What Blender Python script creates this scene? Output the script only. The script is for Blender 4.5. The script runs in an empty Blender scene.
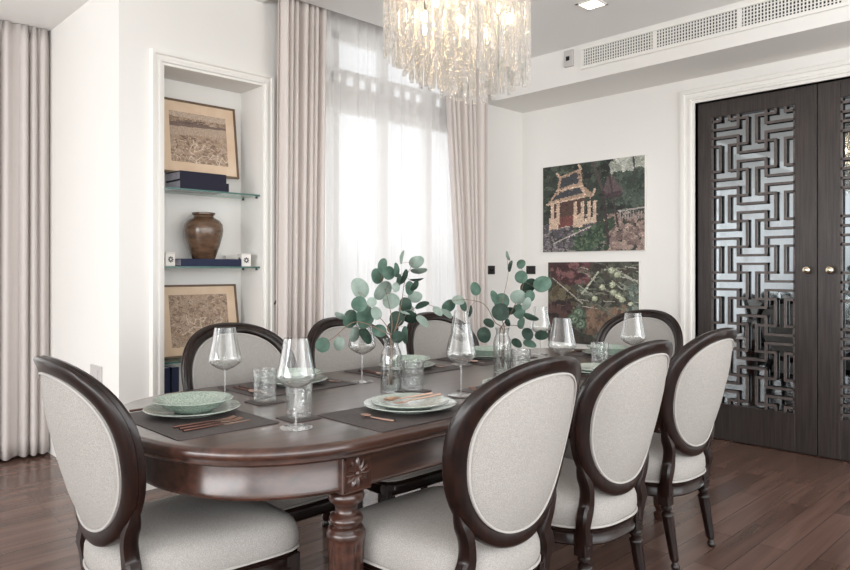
import bpy, math, random
import numpy as np
from mathutils import Vector, Matrix
PI = math.pi
C = bpy.context.scene
LINK = C.collection.objects.link
random.seed(7)

# ---------------------------------------------------------------- camera, world, lights, exposure
AN = math.atan(710/692.); CC, SS = math.cos(AN), math.sin(AN)
cam = bpy.data.cameras.new('camera'); camo = bpy.data.objects.new('camera', cam); LINK(camo)
camo.location = (0, 0, 1.25)
camo.rotation_euler = (PI/2, 0, math.atan2(SS, CC) - PI/2)
cam.lens = 692/850*36; cam.sensor_width = 36; cam.shift_y = -15/850; cam.clip_start = .05
C.camera = camo

w = bpy.data.worlds.new('daylight'); C.world = w; w.use_nodes = True
nt = w.node_tree; bg = nt.nodes['Background']
tc = nt.nodes.new('ShaderNodeTexCoord'); sx = nt.nodes.new('ShaderNodeSeparateXYZ')
rp = nt.nodes.new('ShaderNodeValToRGB')
nt.links.new(tc.outputs['Generated'], sx.inputs[0]); nt.links.new(sx.outputs['Z'], rp.inputs[0])
rp.color_ramp.elements[0].position = 0.0; rp.color_ramp.elements[0].color = (.60, .60, .59, 1)
rp.color_ramp.elements[1].position = .35; rp.color_ramp.elements[1].color = (.93, .96, 1, 1)
e = rp.color_ramp.elements.new(.06); e.color = (1, 1, 1, 1)
nt.links.new(rp.outputs[0], bg.inputs[0]); bg.inputs[1].default_value = 1.3

def area(name, loc, rot, sx_, sy_, power, col=(1, 1, 1)):
    l = bpy.data.lights.new(name, 'AREA'); l.shape = 'RECTANGLE'; l.size = sx_; l.size_y = sy_
    l.energy = power; l.color = col
    o = bpy.data.objects.new(name, l); LINK(o); o.location = loc; o.rotation_euler = rot
    return o
# daylight entering by the windows behind the sheers; unseen fill lamps added at the open sides behind the camera
area('window_daylight', (3.45, 4.75, 1.7), (-PI/2, 0, 0), 2.2, 2.6, 14, (1, 1, 1))
area('window_daylight', (-1.8, 6.1, 1.6), (-PI/2, 0, 0), 5.0, 2.8, 75, (1, 1, 1))
area('room_fill', (.3, -2.55, 1.6), (PI/2+.5, 0, 0), 9.0, 2.6, 165, (.985, .995, 1))
area('room_fill', (-6.4, .8, 1.6), (0, -PI/2-.5, 0), 2.6, 6.5, 290, (.985, .995, 1))
C.view_settings.view_transform = 'Standard'; C.view_settings.look = 'None'
C.view_settings.exposure = 0.43; C.view_settings.gamma = 1; C.view_settings.use_curve_mapping = False

# ---------------------------------------------------------------- materials
def s2l(c):
    return tuple((x/12.92 if x <= .04045 else ((x+.055)/1.055)**2.4) for x in c)
def rgb(r, g, b): return s2l((r/255, g/255, b/255)) + (1,)
def mat(name, col, rough=.5, metal=0, spec=.5, coat=0, coat_r=.1, bump=None, noise=None, coord='Object'):
    m = bpy.data.materials.new(name); m.use_nodes = True; n = m.node_tree; L = n.links
    b = n.nodes['Principled BSDF']
    b.inputs['Base Color'].default_value = col; b.inputs['Roughness'].default_value = rough
    b.inputs['Metallic'].default_value = metal; b.inputs['Specular IOR Level'].default_value = spec
    b.inputs['Coat Weight'].default_value = coat; b.inputs['Coat Roughness'].default_value = coat_r
    t = n.nodes.new('ShaderNodeTexCoord')
    if noise:                       # (second colour, scale vec, scale, detail)
        c2, vec, sc, det = noise
        mp = n.nodes.new('ShaderNodeMapping'); mp.inputs['Scale'].default_value = vec
        L.new(t.outputs[coord], mp.inputs[0])
        nz = n.nodes.new('ShaderNodeTexNoise'); nz.inputs['Scale'].default_value = sc; nz.inputs['Detail'].default_value = det
        L.new(mp.outputs[0], nz.inputs[0])
        r = n.nodes.new('ShaderNodeValToRGB'); r.color_ramp.elements[0].position = .35; r.color_ramp.elements[1].position = .68
        r.color_ramp.elements[0].color = col; r.color_ramp.elements[1].color = c2
        L.new(nz.outputs['Fac'], r.inputs[0]); L.new(r.outputs[0], b.inputs['Base Color'])
    if bump:                        # (kind, scale, strength)
        k, sc, st = bump
        if k == 'voronoi':
            x = n.nodes.new('ShaderNodeTexVoronoi'); x.inputs['Scale'].default_value = sc; out = x.outputs['Distance']
        elif k == 'weave':
            x = n.nodes.new('ShaderNodeTexWave'); x.inputs['Scale'].default_value = sc; x.inputs['Distortion'].default_value = 3; out = x.outputs['Fac']
        else:
            x = n.nodes.new('ShaderNodeTexNoise'); x.inputs['Scale'].default_value = sc; x.inputs['Detail'].default_value = 3; out = x.outputs['Fac']
        L.new(t.outputs[coord], x.inputs[0])
        bp = n.nodes.new('ShaderNodeBump'); bp.inputs['Strength'].default_value = st; bp.inputs['Distance'].default_value = .004
        L.new(out, bp.inputs['Height']); L.new(bp.outputs[0], b.inputs['Normal'])
    return m
M = {}
M['wall'] = mat('wall_paint', rgb(235, 233, 229), .75, spec=.25, bump=('noise', 160, .12))
M['ceiling'] = mat('ceiling_paint', rgb(242, 241, 239), .8, spec=.2)
M['white'] = mat('white_trim', rgb(236, 234, 229), .4)
M['grey_plastic'] = mat('grey_plastic', rgb(196, 192, 190), .4)
M['black_plastic'] = mat('black_plastic', rgb(22, 22, 24), .35)
M['wood'] = mat('walnut_chair', rgb(15, 7, 5), .3, spec=.35, coat=.16, coat_r=.14, noise=(rgb(36, 19, 14), (3, 3, .5), 18, 5), bump=('noise', 60, .08))
M['table'] = mat('mahogany_table', rgb(48, 28, 22), .28, coat=.8, coat_r=.22, noise=(rgb(80, 50, 39), (.35, 3, 3), 12, 6))
M['door'] = mat('dark_oak_door', rgb(38, 31, 29), .4, noise=(rgb(60, 51, 48), (14, 14, .6), 6, 6), bump=('noise', 80, .12))
M['lattice'] = mat('lattice_wood', rgb(80, 72, 69), .45, noise=(rgb(96, 87, 84), (4, 4, 4), 12, 4))
M['fabric'] = mat('cream_linen', rgb(152, 148, 144), .9, spec=.15, noise=(rgb(182, 178, 173), (1, 1, 1), 420, 2), bump=('noise', 500, .35))
M['piping'] = mat('cream_piping', rgb(182, 178, 174), .85, spec=.15)
M['leather'] = mat('dark_leather', rgb(70, 64, 63), .55, noise=(rgb(84, 77, 76), (1, 1, 1), 120, 3), bump=('noise', 300, .2))
M['celadon'] = mat('celadon_glaze', rgb(172, 184, 175), .18, coat=.6, bump=('voronoi', 95, .4), noise=(rgb(200, 208, 198), (1, 1, 1), 110, 3))
M['celadon2'] = mat('celadon_glaze_green', rgb(146, 170, 158), .18, coat=.6, bump=('voronoi', 110, .6), noise=(rgb(196, 208, 194), (1, 1, 1), 190, 2))
M['copper'] = mat('rose_gold', rgb(206, 172, 156), .3, metal=1)
M['copper_dark'] = mat('dark_copper', rgb(112, 84, 76), .3, metal=1)
M['steel'] = mat('dark_steel', rgb(80, 74, 74), .25, metal=1)
M['brass'] = mat('pale_brass', rgb(235, 222, 195), .18, metal=1)
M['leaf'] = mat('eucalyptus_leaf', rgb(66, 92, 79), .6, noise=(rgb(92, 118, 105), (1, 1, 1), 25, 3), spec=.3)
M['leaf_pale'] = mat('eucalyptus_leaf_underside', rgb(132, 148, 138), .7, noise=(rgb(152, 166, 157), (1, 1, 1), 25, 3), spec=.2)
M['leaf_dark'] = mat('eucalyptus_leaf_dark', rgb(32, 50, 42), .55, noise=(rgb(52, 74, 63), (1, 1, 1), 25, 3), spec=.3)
M['stem'] = mat('woody_stem', rgb(120, 98, 82), .7)
M['navy'] = mat('navy_cloth', rgb(22, 22, 42), .75, bump=('noise', 300, .3))
M['navy_blue'] = mat('navy_blue_cloth', rgb(26, 34, 64), .7, bump=('noise', 300, .3))
M['paper'] = mat('page_block', rgb(212, 208, 214), .8, noise=(rgb(120, 120, 150), (1, 1, 90), 40, 2))
M['jar'] = mat('brown_stoneware', rgb(78, 58, 44), .22, coat=.4, noise=(rgb(112, 86, 66), (1, 1, 3), 12, 5), bump=('noise', 40, .3))
M['tin'] = mat('white_enamel', rgb(232, 228, 222), .35)
M['ink'] = mat('black_ink', rgb(30, 28, 30), .6)
M['frame'] = mat('oak_picture_frame', rgb(104, 84, 66), .5)
M['mount'] = mat('tan_mount', rgb(214, 188, 160), .85, noise=(rgb(224, 201, 176), (1, 1, 1), 8, 3))
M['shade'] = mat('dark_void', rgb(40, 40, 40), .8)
M['concrete'] = mat('pale_render', rgb(206, 204, 198), .85)

def floor_mat():
    m = bpy.data.materials.new('parquet_floor'); m.use_nodes = True; n = m.node_tree; L = n.links
    b = n.nodes['Principled BSDF']; t = n.nodes.new('ShaderNodeTexCoord')
    br = n.nodes.new('ShaderNodeTexBrick'); br.inputs['Scale'].default_value = 1
    br.inputs['Brick Width'].default_value = 1.1; br.inputs['Row Height'].default_value = .12
    br.inputs['Mortar Size'].default_value = .0015; br.inputs['Mortar Smooth'].default_value = .2; br.offset = .37
    br.inputs['Color1'].default_value = rgb(92, 70, 62); br.inputs['Color2'].default_value = rgb(118, 93, 83)
    br.inputs['Mortar'].default_value = rgb(52, 36, 30)
    L.new(t.outputs['Object'], br.inputs[0])
    mp = n.nodes.new('ShaderNodeMapping'); mp.inputs['Scale'].default_value = (.5, 7, 1); L.new(t.outputs['Object'], mp.inputs[0])
    nz = n.nodes.new('ShaderNodeTexNoise'); nz.inputs['Scale'].default_value = 2.2; nz.inputs['Detail'].default_value = 8; nz.inputs['Distortion'].default_value = .25
    L.new(mp.outputs[0], nz.inputs[0])
    r = n.nodes.new('ShaderNodeValToRGB'); r.color_ramp.elements[0].position = .3; r.color_ramp.elements[1].position = .72
    r.color_ramp.elements[0].color = (.68, .65, .63, 1); r.color_ramp.elements[1].color = (1.2, 1.18, 1.17, 1)
    L.new(nz.outputs['Fac'], r.inputs[0])
    mx = n.nodes.new('ShaderNodeMix'); mx.data_type = 'RGBA'; mx.blend_type = 'MULTIPLY'; mx.inputs[0].default_value = 1
    L.new(br.outputs['Color'], mx.inputs[6]); L.new(r.outputs[0], mx.inputs[7]); L.new(mx.outputs[2], b.inputs['Base Color'])
    r2 = n.nodes.new('ShaderNodeMapRange'); r2.inputs[3].default_value = .14; r2.inputs[4].default_value = .3
    L.new(nz.outputs['Fac'], r2.inputs[0]); L.new(r2.outputs[0], b.inputs['Roughness'])
    bp = n.nodes.new('ShaderNodeBump'); bp.inputs['Strength'].default_value = .12; bp.inputs['Distance'].default_value = .003
    L.new(br.outputs['Fac'], bp.inputs['Height']); bp.invert = True; L.new(bp.outputs[0], b.inputs['Normal'])
    return m
M['floor'] = floor_mat()

def glass_mat(name, tint, base=.04, edge=.75, rough=.02, haze=0., bump=None, pw=.35):
    """thin clear glass: sees through face on, reflects towards grazing angles"""
    m = bpy.data.materials.new(name); m.use_nodes = True; n = m.node_tree; L = n.links
    n.nodes.remove(n.nodes['Principled BSDF']); out = n.nodes['Material Output']
    tr = n.nodes.new('ShaderNodeBsdfTransparent'); tr.inputs[0].default_value = tint
    gl = n.nodes.new('ShaderNodeBsdfGlossy'); gl.inputs['Roughness'].default_value = rough
    lw = n.nodes.new('ShaderNodeLayerWeight'); lw.inputs[0].default_value = pw
    mr = n.nodes.new('ShaderNodeMapRange'); mr.inputs[3].default_value = base; mr.inputs[4].default_value = edge
    L.new(lw.outputs['Facing'], mr.inputs[0])
    mx = n.nodes.new('ShaderNodeMixShader'); L.new(mr.outputs[0], mx.inputs[0]); L.new(tr.outputs[0], mx.inputs[1]); L.new(gl.outputs[0], mx.inputs[2])
    last = mx
    if haze:
        df = n.nodes.new('ShaderNodeBsdfTranslucent'); df.inputs[0].default_value = (.95, .95, .95, 1)
        dd = n.nodes.new('ShaderNodeBsdfDiffuse'); dd.inputs[0].default_value = (.95, .95, .95, 1)
        ad = n.nodes.new('ShaderNodeMixShader'); ad.inputs[0].default_value = .5; L.new(df.outputs[0], ad.inputs[1]); L.new(dd.outputs[0], ad.inputs[2])
        m2 = n.nodes.new('ShaderNodeMixShader'); m2.inputs[0].default_value = haze; L.new(last.outputs[0], m2.inputs[1]); L.new(ad.outputs[0], m2.inputs[2]); last = m2
    if bump:
        t = n.nodes.new('ShaderNodeTexCoord'); x = n.nodes.new('ShaderNodeTexVoronoi'); x.inputs['Scale'].default_value = bump[0]
        L.new(t.outputs['Object'], x.inputs[0]); bp = n.nodes.new('ShaderNodeBump'); bp.inputs['Strength'].default_value = bump[1]
        bp.inputs['Distance'].default_value = .01; L.new(x.outputs['Distance'], bp.inputs['Height']); L.new(bp.outputs[0], gl.inputs['Normal']); L.new(bp.outputs[0], lw.inputs['Normal'])
    L.new(last.outputs[0], out.inputs[0])
    return m
M['glass'] = glass_mat('clear_glass', (.985, .99, .985, 1), .03, .8, haze=.01)
M['stem_glass'] = glass_mat('stem_glass', (.97, .975, .97, 1), .12, .9, haze=.16)
M['cut_glass'] = glass_mat('cut_glass', (.98, .99, .985, 1), .08, .8, .04, .05, (70, .14))
M['shelf_glass'] = glass_mat('shelf_glass', (.86, .95, .92, 1), .05, .6)
M['shelf_edge'] = mat('green_glass_edge', rgb(64, 104, 98), .15)
M['crystal'] = glass_mat('crystal', (.99, .98, .96, 1), .14, .9, .06, .2, (90, 1.))
M['water'] = glass_mat('water', (.95, .97, .96, 1), .05, .5)
M['pane'] = glass_mat('window_pane', (.96, .97, .97, 1), .03, .5)

def mirror():
    m = bpy.data.materials.new('mirror_glass'); m.use_nodes = True; b = m.node_tree.nodes['Principled BSDF']
    b.inputs['Base Color'].default_value = rgb(168, 176, 180); b.inputs['Metallic'].default_value = 1; b.inputs['Roughness'].default_value = .03
    return m
M['mirror'] = mirror()
def cloth(name, col, transp, transl, hem=None):
    m = bpy.data.materials.new(name); m.use_nodes = True; n = m.node_tree; L = n.links
    n.nodes.remove(n.nodes['Principled BSDF']); out = n.nodes['Material Output']
    d = n.nodes.new('ShaderNodeBsdfDiffuse'); d.inputs[0].default_value = col
    t = n.nodes.new('ShaderNodeBsdfTranslucent'); t.inputs[0].default_value = col
    mx = n.nodes.new('ShaderNodeMixShader'); mx.inputs[0].default_value = transl; L.new(d.outputs[0], mx.inputs[1]); L.new(t.outputs[0], mx.inputs[2])
    tp = n.nodes.new('ShaderNodeBsdfTransparent')
    m2 = n.nodes.new('ShaderNodeMixShader'); m2.inputs[0].default_value = transp; L.new(mx.outputs[0], m2.inputs[1]); L.new(tp.outputs[0], m2.inputs[2])
    L.new(m2.outputs[0], out.inputs[0])
    return m
M['sheer'] = cloth('sheer_voile', rgb(238, 236, 236), .33, .55)
M['drape'] = cloth('pink_beige_drape', rgb(230, 222, 217), 0, .18)
M['drape_grey'] = cloth('grey_beige_drape', rgb(226, 219, 215), 0, .2)
def emit(name, col, st):
    m = bpy.data.materials.new(name); m.use_nodes = True; n = m.node_tree
    b = n.nodes['Principled BSDF']; b.inputs['Emission Color'].default_value = col; b.inputs['Emission Strength'].default_value = st
    b.inputs['Base Color'].default_value = (1, .9, .75, 1)
    return m
M['bulb'] = emit('warm_bulb', (1, .76, .48, 1), 34)
M['led'] = emit('warm_led', (1, .82, .6, 1), 5)
def vcol(name, rough=.55):
    m = bpy.data.materials.new(name); m.use_nodes = True; n = m.node_tree; b = n.nodes['Principled BSDF']
    a = n.nodes.new('ShaderNodeVertexColor'); a.layer_name = 'paint'; n.links.new(a.outputs[0], b.inputs['Base Color'])
    b.inputs['Roughness'].default_value = rough
    return m
M['paint'] = vcol('oil_paint', .6); M['print'] = vcol('etched_print', .8)

# ---------------------------------------------------------------- mesh helpers
class MB:
    def __init__(s): s.v = []; s.f = []
    def add(s, vs, fs):
        o = len(s.v); s.v += [tuple(v) for v in vs]; s.f += [tuple(i+o for i in f) for f in fs]; return s
    def box(s, x0, x1, y0, y1, z0, z1):
        return s.add([(x0,y0,z0),(x1,y0,z0),(x1,y1,z0),(x0,y1,z0),(x0,y0,z1),(x1,y0,z1),(x1,y1,z1),(x0,y1,z1)],
                     [(3,2,1,0),(4,5,6,7),(0,1,5,4),(1,2,6,5),(2,3,7,6),(3,0,4,7)])
    def lathe(s, prof, seg=32, c=(0,0,0), mod=None, cap0=True, cap1=True):
        vs = []; n = len(prof)
        for i, (r, z) in enumerate(prof):
            for k in range(seg):
                a = 2*PI*k/seg; rr = r*(mod(i, a) if mod else 1)
                vs.append((c[0]+rr*math.cos(a), c[1]+rr*math.sin(a), c[2]+z))
        fs = [(i*seg+k, i*seg+(k+1)%seg, (i+1)*seg+(k+1)%seg, (i+1)*seg+k) for i in range(n-1) for k in range(seg)]
        if cap0: fs.append(tuple(range(seg))[::-1])
        if cap1: fs.append(tuple((n-1)*seg+k for k in range(seg)))
        return s.add(vs, fs)
    def tube(s, pts, r, seg=8, closed=False, rr=None):
        pts = [Vector(p) for p in pts]; n = len(pts); vs = []; up = None
        for i, p in enumerate(pts):
            a = pts[(i-1) % n] if (closed or i > 0) else p; b = pts[(i+1) % n] if (closed or i < n-1) else p
            t = (b-a).normalized()
            if up is None: up = Vector((0,0,1)) if abs(t.z) < .9 else Vector((1,0,0))
            u = (up - t*up.dot(t)).normalized(); up = u; w_ = t.cross(u)
            q = rr[i] if rr else r
            for k in range(seg):
                an = 2*PI*k/seg; vs.append(p + (u*math.cos(an) + w_*math.sin(an))*q)
        m = n if closed else n-1
        fs = [(i*seg+k, i*seg+(k+1)%seg, ((i+1)%n)*seg+(k+1)%seg, ((i+1)%n)*seg+k) for i in range(m) for k in range(seg)]
        if not closed: fs += [tuple(range(seg))[::-1], tuple((n-1)*seg+k for k in range(seg))]
        return s.add(vs, fs)
    def rings(s, rs, cap0=True, cap1=True):          # list of equal-length closed rings
        n = len(rs[0]); vs = [p for r in rs for p in r]
        fs = [(i*n+k, i*n+(k+1)%n, (i+1)*n+(k+1)%n, (i+1)*n+k) for i in range(len(rs)-1) for k in range(n)]
        if cap0: fs.append(tuple(range(n))[::-1])
        if cap1: fs.append(tuple((len(rs)-1)*n+k for k in range(n)))
        return s.add(vs, fs)
    def build(s, name, m, parent=None, smooth=True, bevel=0, auto=True, loc=None):
        me = bpy.data.meshes.new(name); me.from_pydata(s.v, [], s.f)
        import bmesh
        b = bmesh.new(); b.from_mesh(me); bmesh.ops.recalc_face_normals(b, faces=b.faces)
        if smooth:
            for f in b.faces: f.smooth = True
            if auto:
                for e_ in b.edges:
                    if len(e_.link_faces) == 2 and e_.calc_face_angle(0) > .7: e_.smooth = False
        b.to_mesh(me); b.free()
        me.materials.append(m)
        o = bpy.data.objects.new(name, me); LINK(o)
        if bevel:
            md = o.modifiers.new('bevel', 'BEVEL'); md.width = bevel; md.segments = 2; md.limit_method = 'ANGLE'
        if parent: o.parent = parent
        if loc: o.location = loc
        return o
def tag(o, label=None, cat=None, group=None, kind=None):
    if label: o['label'] = label
    if cat: o['category'] = cat
    if group: o['group'] = group
    if kind: o['kind'] = kind
    return o
def thing(name, label, cat, loc=(0,0,0), rz=0, group=None):
    o = bpy.data.objects.new(name, None); LINK(o); o.empty_display_size = .1
    o.location = loc; o.rotation_euler = (0, 0, rz)
    return tag(o, label, cat, group)
def dup(o, loc=None, rz=None, label=None, parent=None):
    c = o.copy(); LINK(c)
    if parent: c.parent = parent
    if loc is not None: c.location = loc
    if rz is not None: c.rotation_euler = (0, 0, rz)
    if label: c['label'] = label
    for ch in list(o.children): dup(ch, parent=c)
    return c
def struct(mb, name, m, label, **k):
    o = mb.build(name, m, smooth=False, **k); tag(o, label, kind='structure'); return o
def curve(pts, n=8):                                  # catmull-rom through points
    P = [Vector(p) for p in pts]; P = [P[0]*2-P[1]] + P + [P[-1]*2-P[-2]]; out = []
    for i in range(1, len(P)-2):
        for k in range(n):
            t = k/n; a, b, c, d = P[i-1], P[i], P[i+1], P[i+2]
            out.append(.5*((2*b)+(c-a)*t+(2*a-5*b+4*c-d)*t*t+(3*b-a-3*c+d)*t**3))
    out.append(P[-2]); return out

# ---------------------------------------------------------------- the room
XD, YW, XS, XC, YR, ZC, ZS, ZR = 5.08, 3.925, 4.54, 1.46, 5.26, 2.97, 2.69, 2.875
XB, YB = -6.5, -2.6
struct(MB().box(XB, XD+.2, YB, YR+.1, -.1, 0), 'floor', M['floor'], 'dark reddish brown wooden plank floor')
cl = MB()
cl.box(XB, XD+.2, YB, 3.72, ZC, ZC+.15)                  # main ceiling up to the curtain pocket
cl.box(XB, 2.36, 3.72, YW, ZC, ZC+.15); cl.box(2.36, XD+.2, 3.72, YW+.15, 3.13, 3.28)
cl.box(XB, XC, YW, YR+.1, ZR, ZC+.15)
struct(cl, 'ceiling', M['ceiling'], 'flat white painted ceiling with a curtain pocket')
struct(MB().box(XS, XD, YB, YW, ZS, ZC), 'ceiling_soffit', M['wall'], 'white dropped bulkhead over the door wall')
# left wall: block with the shelf niche
NX0, NX1, NZ0, NZ1, NY = 1.709, 2.36, .45, 2.436, 4.195
wl = MB()
wl.box(XC, NX0, YW, YR+.1, 0, 3.3); wl.box(NX1, 2.52, YW, YR+.1, 0, 3.3)
wl.box(NX0, NX1, YW, YR+.1, NZ1, 3.3); wl.box(NX0, NX1, YW, YR+.1, 0, NZ0); wl.box(NX0, NX1, NY, YR+.1, NZ0, NZ1)
struct(wl, 'wall_niche', M['wall'], 'off-white wall with the recessed shelf niche')
# window wall pieces and far corner
WX0, WX1 = 2.52, 4.42
ww = MB(); ww.box(WX1, XD+.2, YW, YW+.15, 0, 3.3); ww.box(WX0, WX1, YW, YW+.15, 0, .12); ww.box(WX0, WX1, YW, YW+.15, 2.96, 3.3)
struct(ww, 'wall_window', M['wall'], 'off-white wall around the window')
# door wall with the opening
DY0, DY1, DZ = .66, 2.305, 2.50
wd = MB(); wd.box(XD, XD+.2, DY1, YW+.15, 0, ZS+.3); wd.box(XD, XD+.2, YB, DY0, 0, ZS+.3); wd.box(XD, XD+.2, DY0, DY1, DZ, ZS+.3)
wd.box(XD+.16, XD+.3, DY0, DY1, 0, DZ)
struct(wd, 'wall_right', M['wall'], 'off-white wall around the double doors')
# recess wall behind the left curtains
wr = MB(); wr.box(XB, XC, YR, YR+.1, 0, .1); wr.box(XB, XC, YR, YR+.1, 2.8, 3.1); wr.box(.75, XC, YR, YR+.1, 0, 3.1)
for x in (-5.2, -3.4, -1.6): wr.box(x-.1, x+.1, YR, YR+.1, 0, 3.1)
struct(wr, 'wall_left', M['wall'], 'wall of the deep recess behind the curtains')
# niche moulding
def frame_mould(mb, u0, u1, v0, v1, prof, put):
    """picture-frame moulding: prof = [(offset outward, height)], corners mitred; open at the bottom when v0<=0"""
    rs = []
    for off, h in prof:
        a = [(u0-off, v0-(off if v0 > 0 else 0)), (u0-off, v1+off), (u1+off, v1+off), (u1+off, v0-(off if v0 > 0 else 0))]
        rs.append([put(u, v, h) for u, v in a])
    n = len(prof); vs = [p for r in rs for p in r]; fs = []
    for i in range(n-1):
        for k in range(4 if v0 > 0 else 3): fs.append((i*4+k, i*4+(k+1) % 4, (i+1)*4+(k+1) % 4, (i+1)*4+k))
    mb.add(vs, fs)
prof = [(-.002, -.01), (-.002, .012), (.012, .012), (.016, .022), (.03, .024), (.036, .016), (.05, .016), (.056, .028), (.072, .03), (.078, .01), (.08, 0)]
tm = MB(); frame_mould(tm, NX0, NX1, NZ0, NZ1, prof, lambda u, v, h: (u, YW-h, v))
struct(tm, 'trim_1', M['white'], 'white moulded frame around the shelf niche')
prof2 = [(0, -.06), (0, .014), (.02, .014), (.025, .024), (.04, .024), (.046, .016), (.07, .016), (.076, .03), (.1, .03), (.106, .012), (.11, 0)]
tm = MB(); frame_mould(tm, DY0-.02, DY1, 0, DZ, prof2, lambda u, v, h: (XD-h, u, v))
struct(tm, 'trim_2', M['white'], 'white moulded casing around the dark double doors')
bb = MB(); bb.box(XD-.018, XD, DY1+.11, YW, 0, .12); bb.box(XD-.024, XD, DY1+.11, YW, 0, .03)
struct(bb, 'baseboard_right', M['white'], 'white baseboard along the door wall')
bb = MB(); bb.box(XC-.016, XC, YW, YR-.3, 0, .12); bb.box(XC, WX0, YW-.016, YW, 0, .12)
struct(bb, 'baseboard_left', M['white'], 'white baseboard along the niche wall')

# windows
def window(name, x0, x1, z0, z1, y, mull, transom, label):
    fr = MB(); t = .05
    fr.box(x0, x1, y-.03, y+.03, z0, z0+t); fr.box(x0, x1, y-.03, y+.03, z1-t, z1)
    fr.box(x0, x0+t, y-.03, y+.03, z0, z1); fr.box(x1-t, x1, y-.03, y+.03, z0, z1)
    for m_ in mull: fr.box(m_-.035, m_+.035, y-.03, y+.03, z0, z1)
    for q in transom: fr.box(x0, x1, y-.034, y+.034, q[0], q[1])
    o = struct(fr, name, M['white'], label)
    MB().box(x0+.01, x1-.01, y+.004, y+.01, z0+.01, z1-.01).build('pane', M['pane'], o, smooth=False)
    return o, fr
w1, _ = window('window_1', WX0, WX1, .12, 2.96, 4.03, (3.0, 3.47, 3.94), ((2.40, 2.59), (2.67, 2.70)), 'white framed window behind the sheer curtain')
vb = MB()
x = WX0+.08
while x < WX1-.05:
    vb.box(x, x+.045, 4.0, 4.02, 2.59, 2.67); x += .115
vb.build('vent_post', M['white'], w1, smooth=False)
window('window_2', XB, .75, .1, 2.8, YR+.05, (-4.3, -2.5, -.7), ((2.3, 2.36),), 'white framed window of the left recess')

# curtains
def drape(name, x0, x1, y, z0, z1, amp, nf, m, label, bot=None, mid=None, thick=.004, seed=0, group=None, cat='curtain', head=.09):
    """pleated cloth: bot = (x0, x1) at the hem, gathered at the head"""
    rnd = random.Random(seed); bot = bot or (x0, x1)
    ph = [rnd.uniform(-.5, .5) for _ in range(nf+2)]; am = [rnd.uniform(.6, 1.15) for _ in range(nf+2)]
    nu, nv = nf*14, 26; vs = []; fs = []
    for j in range(nv+1):
        t = j/nv; z = z1+(z0-z1)*t
        a0 = x0+(bot[0]-x0)*t; a1 = x1+(bot[1]-x1)*t
        if mid:
            q = math.exp(-((t-mid[0])/.3)**2); a0 += mid[1]*q; a1 += mid[2]*q
        g = min(1, t*(z1-z0)/head)
        for i in range(nu+1):
            u = i/nu; f = u*nf; k = int(f)
            p = 2*PI*(f+.22*math.sin(f*1.9+seed)) + ph[k]*(1-f+k)+ph[k+1]*(f-k)
            A = am[k]*(1-f+k)+am[k+1]*(f-k)
            sh = math.sin(p)+.35*math.sin(2*p+1.3+t*.8)+.25*math.sin(.5*p+t*2)
            pinch = math.sin(p*2)*.35*(1-g)
            vs.append((a0+(a1-a0)*u+.25*amp*math.sin(p*1.0+.9)*g, y+amp*A*(sh*(.45+.55*g)+pinch), z+ (0.004*math.sin(p) if j == nv else 0)))
    for j in range(nv):
        for i in range(nu):
            a = j*(nu+1)+i; fs.append((a, a+1, a+nu+2, a+nu+1))
    o = MB().add(vs, fs).build(name, m, smooth=True, auto=False)
    if thick:
        md = o.modifiers.new('cloth', 'SOLIDIFY'); md.thickness = thick
    return tag(o, label, cat, group)
drape('window_curtain', 2.40, 2.76, 3.80, .02, 3.11, .036, 7, M['drape'], 'pink-beige pleated floor-length curtain left of the window, beside the shelf niche', seed=3, bot=(2.38, 2.72))
drape('window_curtain', 3.90, 4.42, 3.80, .02, 3.11, .035, 7, M['drape'], 'beige pleated curtain right of the window, drawn towards the corner', seed=5, bot=(4.16, 4.40))
drape('sheer_curtain', 2.66, 4.50, 3.885, .02, 3.11, .016, 17, M['sheer'], 'translucent white sheer curtain hanging across the window behind the table', thick=0, seed=9, cat='sheer curtain')
drape('window_curtain', .58, 1.445, 5.14, .02, 2.872, .035, 12, M['drape_grey'], 'grey-beige pleated curtain in the left recess, reaching the wall corner', seed=11)
drape('sheer_curtain', XB+.1, .95, 5.21, .02, 2.872, .02, 60, M['sheer'], 'long translucent white sheer curtain in the left recess, mirrored in the doors', thick=0, seed=13, cat='sheer curtain')
hk = MB().tube([(2.435, YW, 1.03), (2.435, YW-.03, 1.03), (2.435, YW-.045, 1.05)], .006)
tag(hk.build('curtain_hook', M['black_plastic']), 'small black curtain hook on the wall right of the niche', 'hook')

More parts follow.
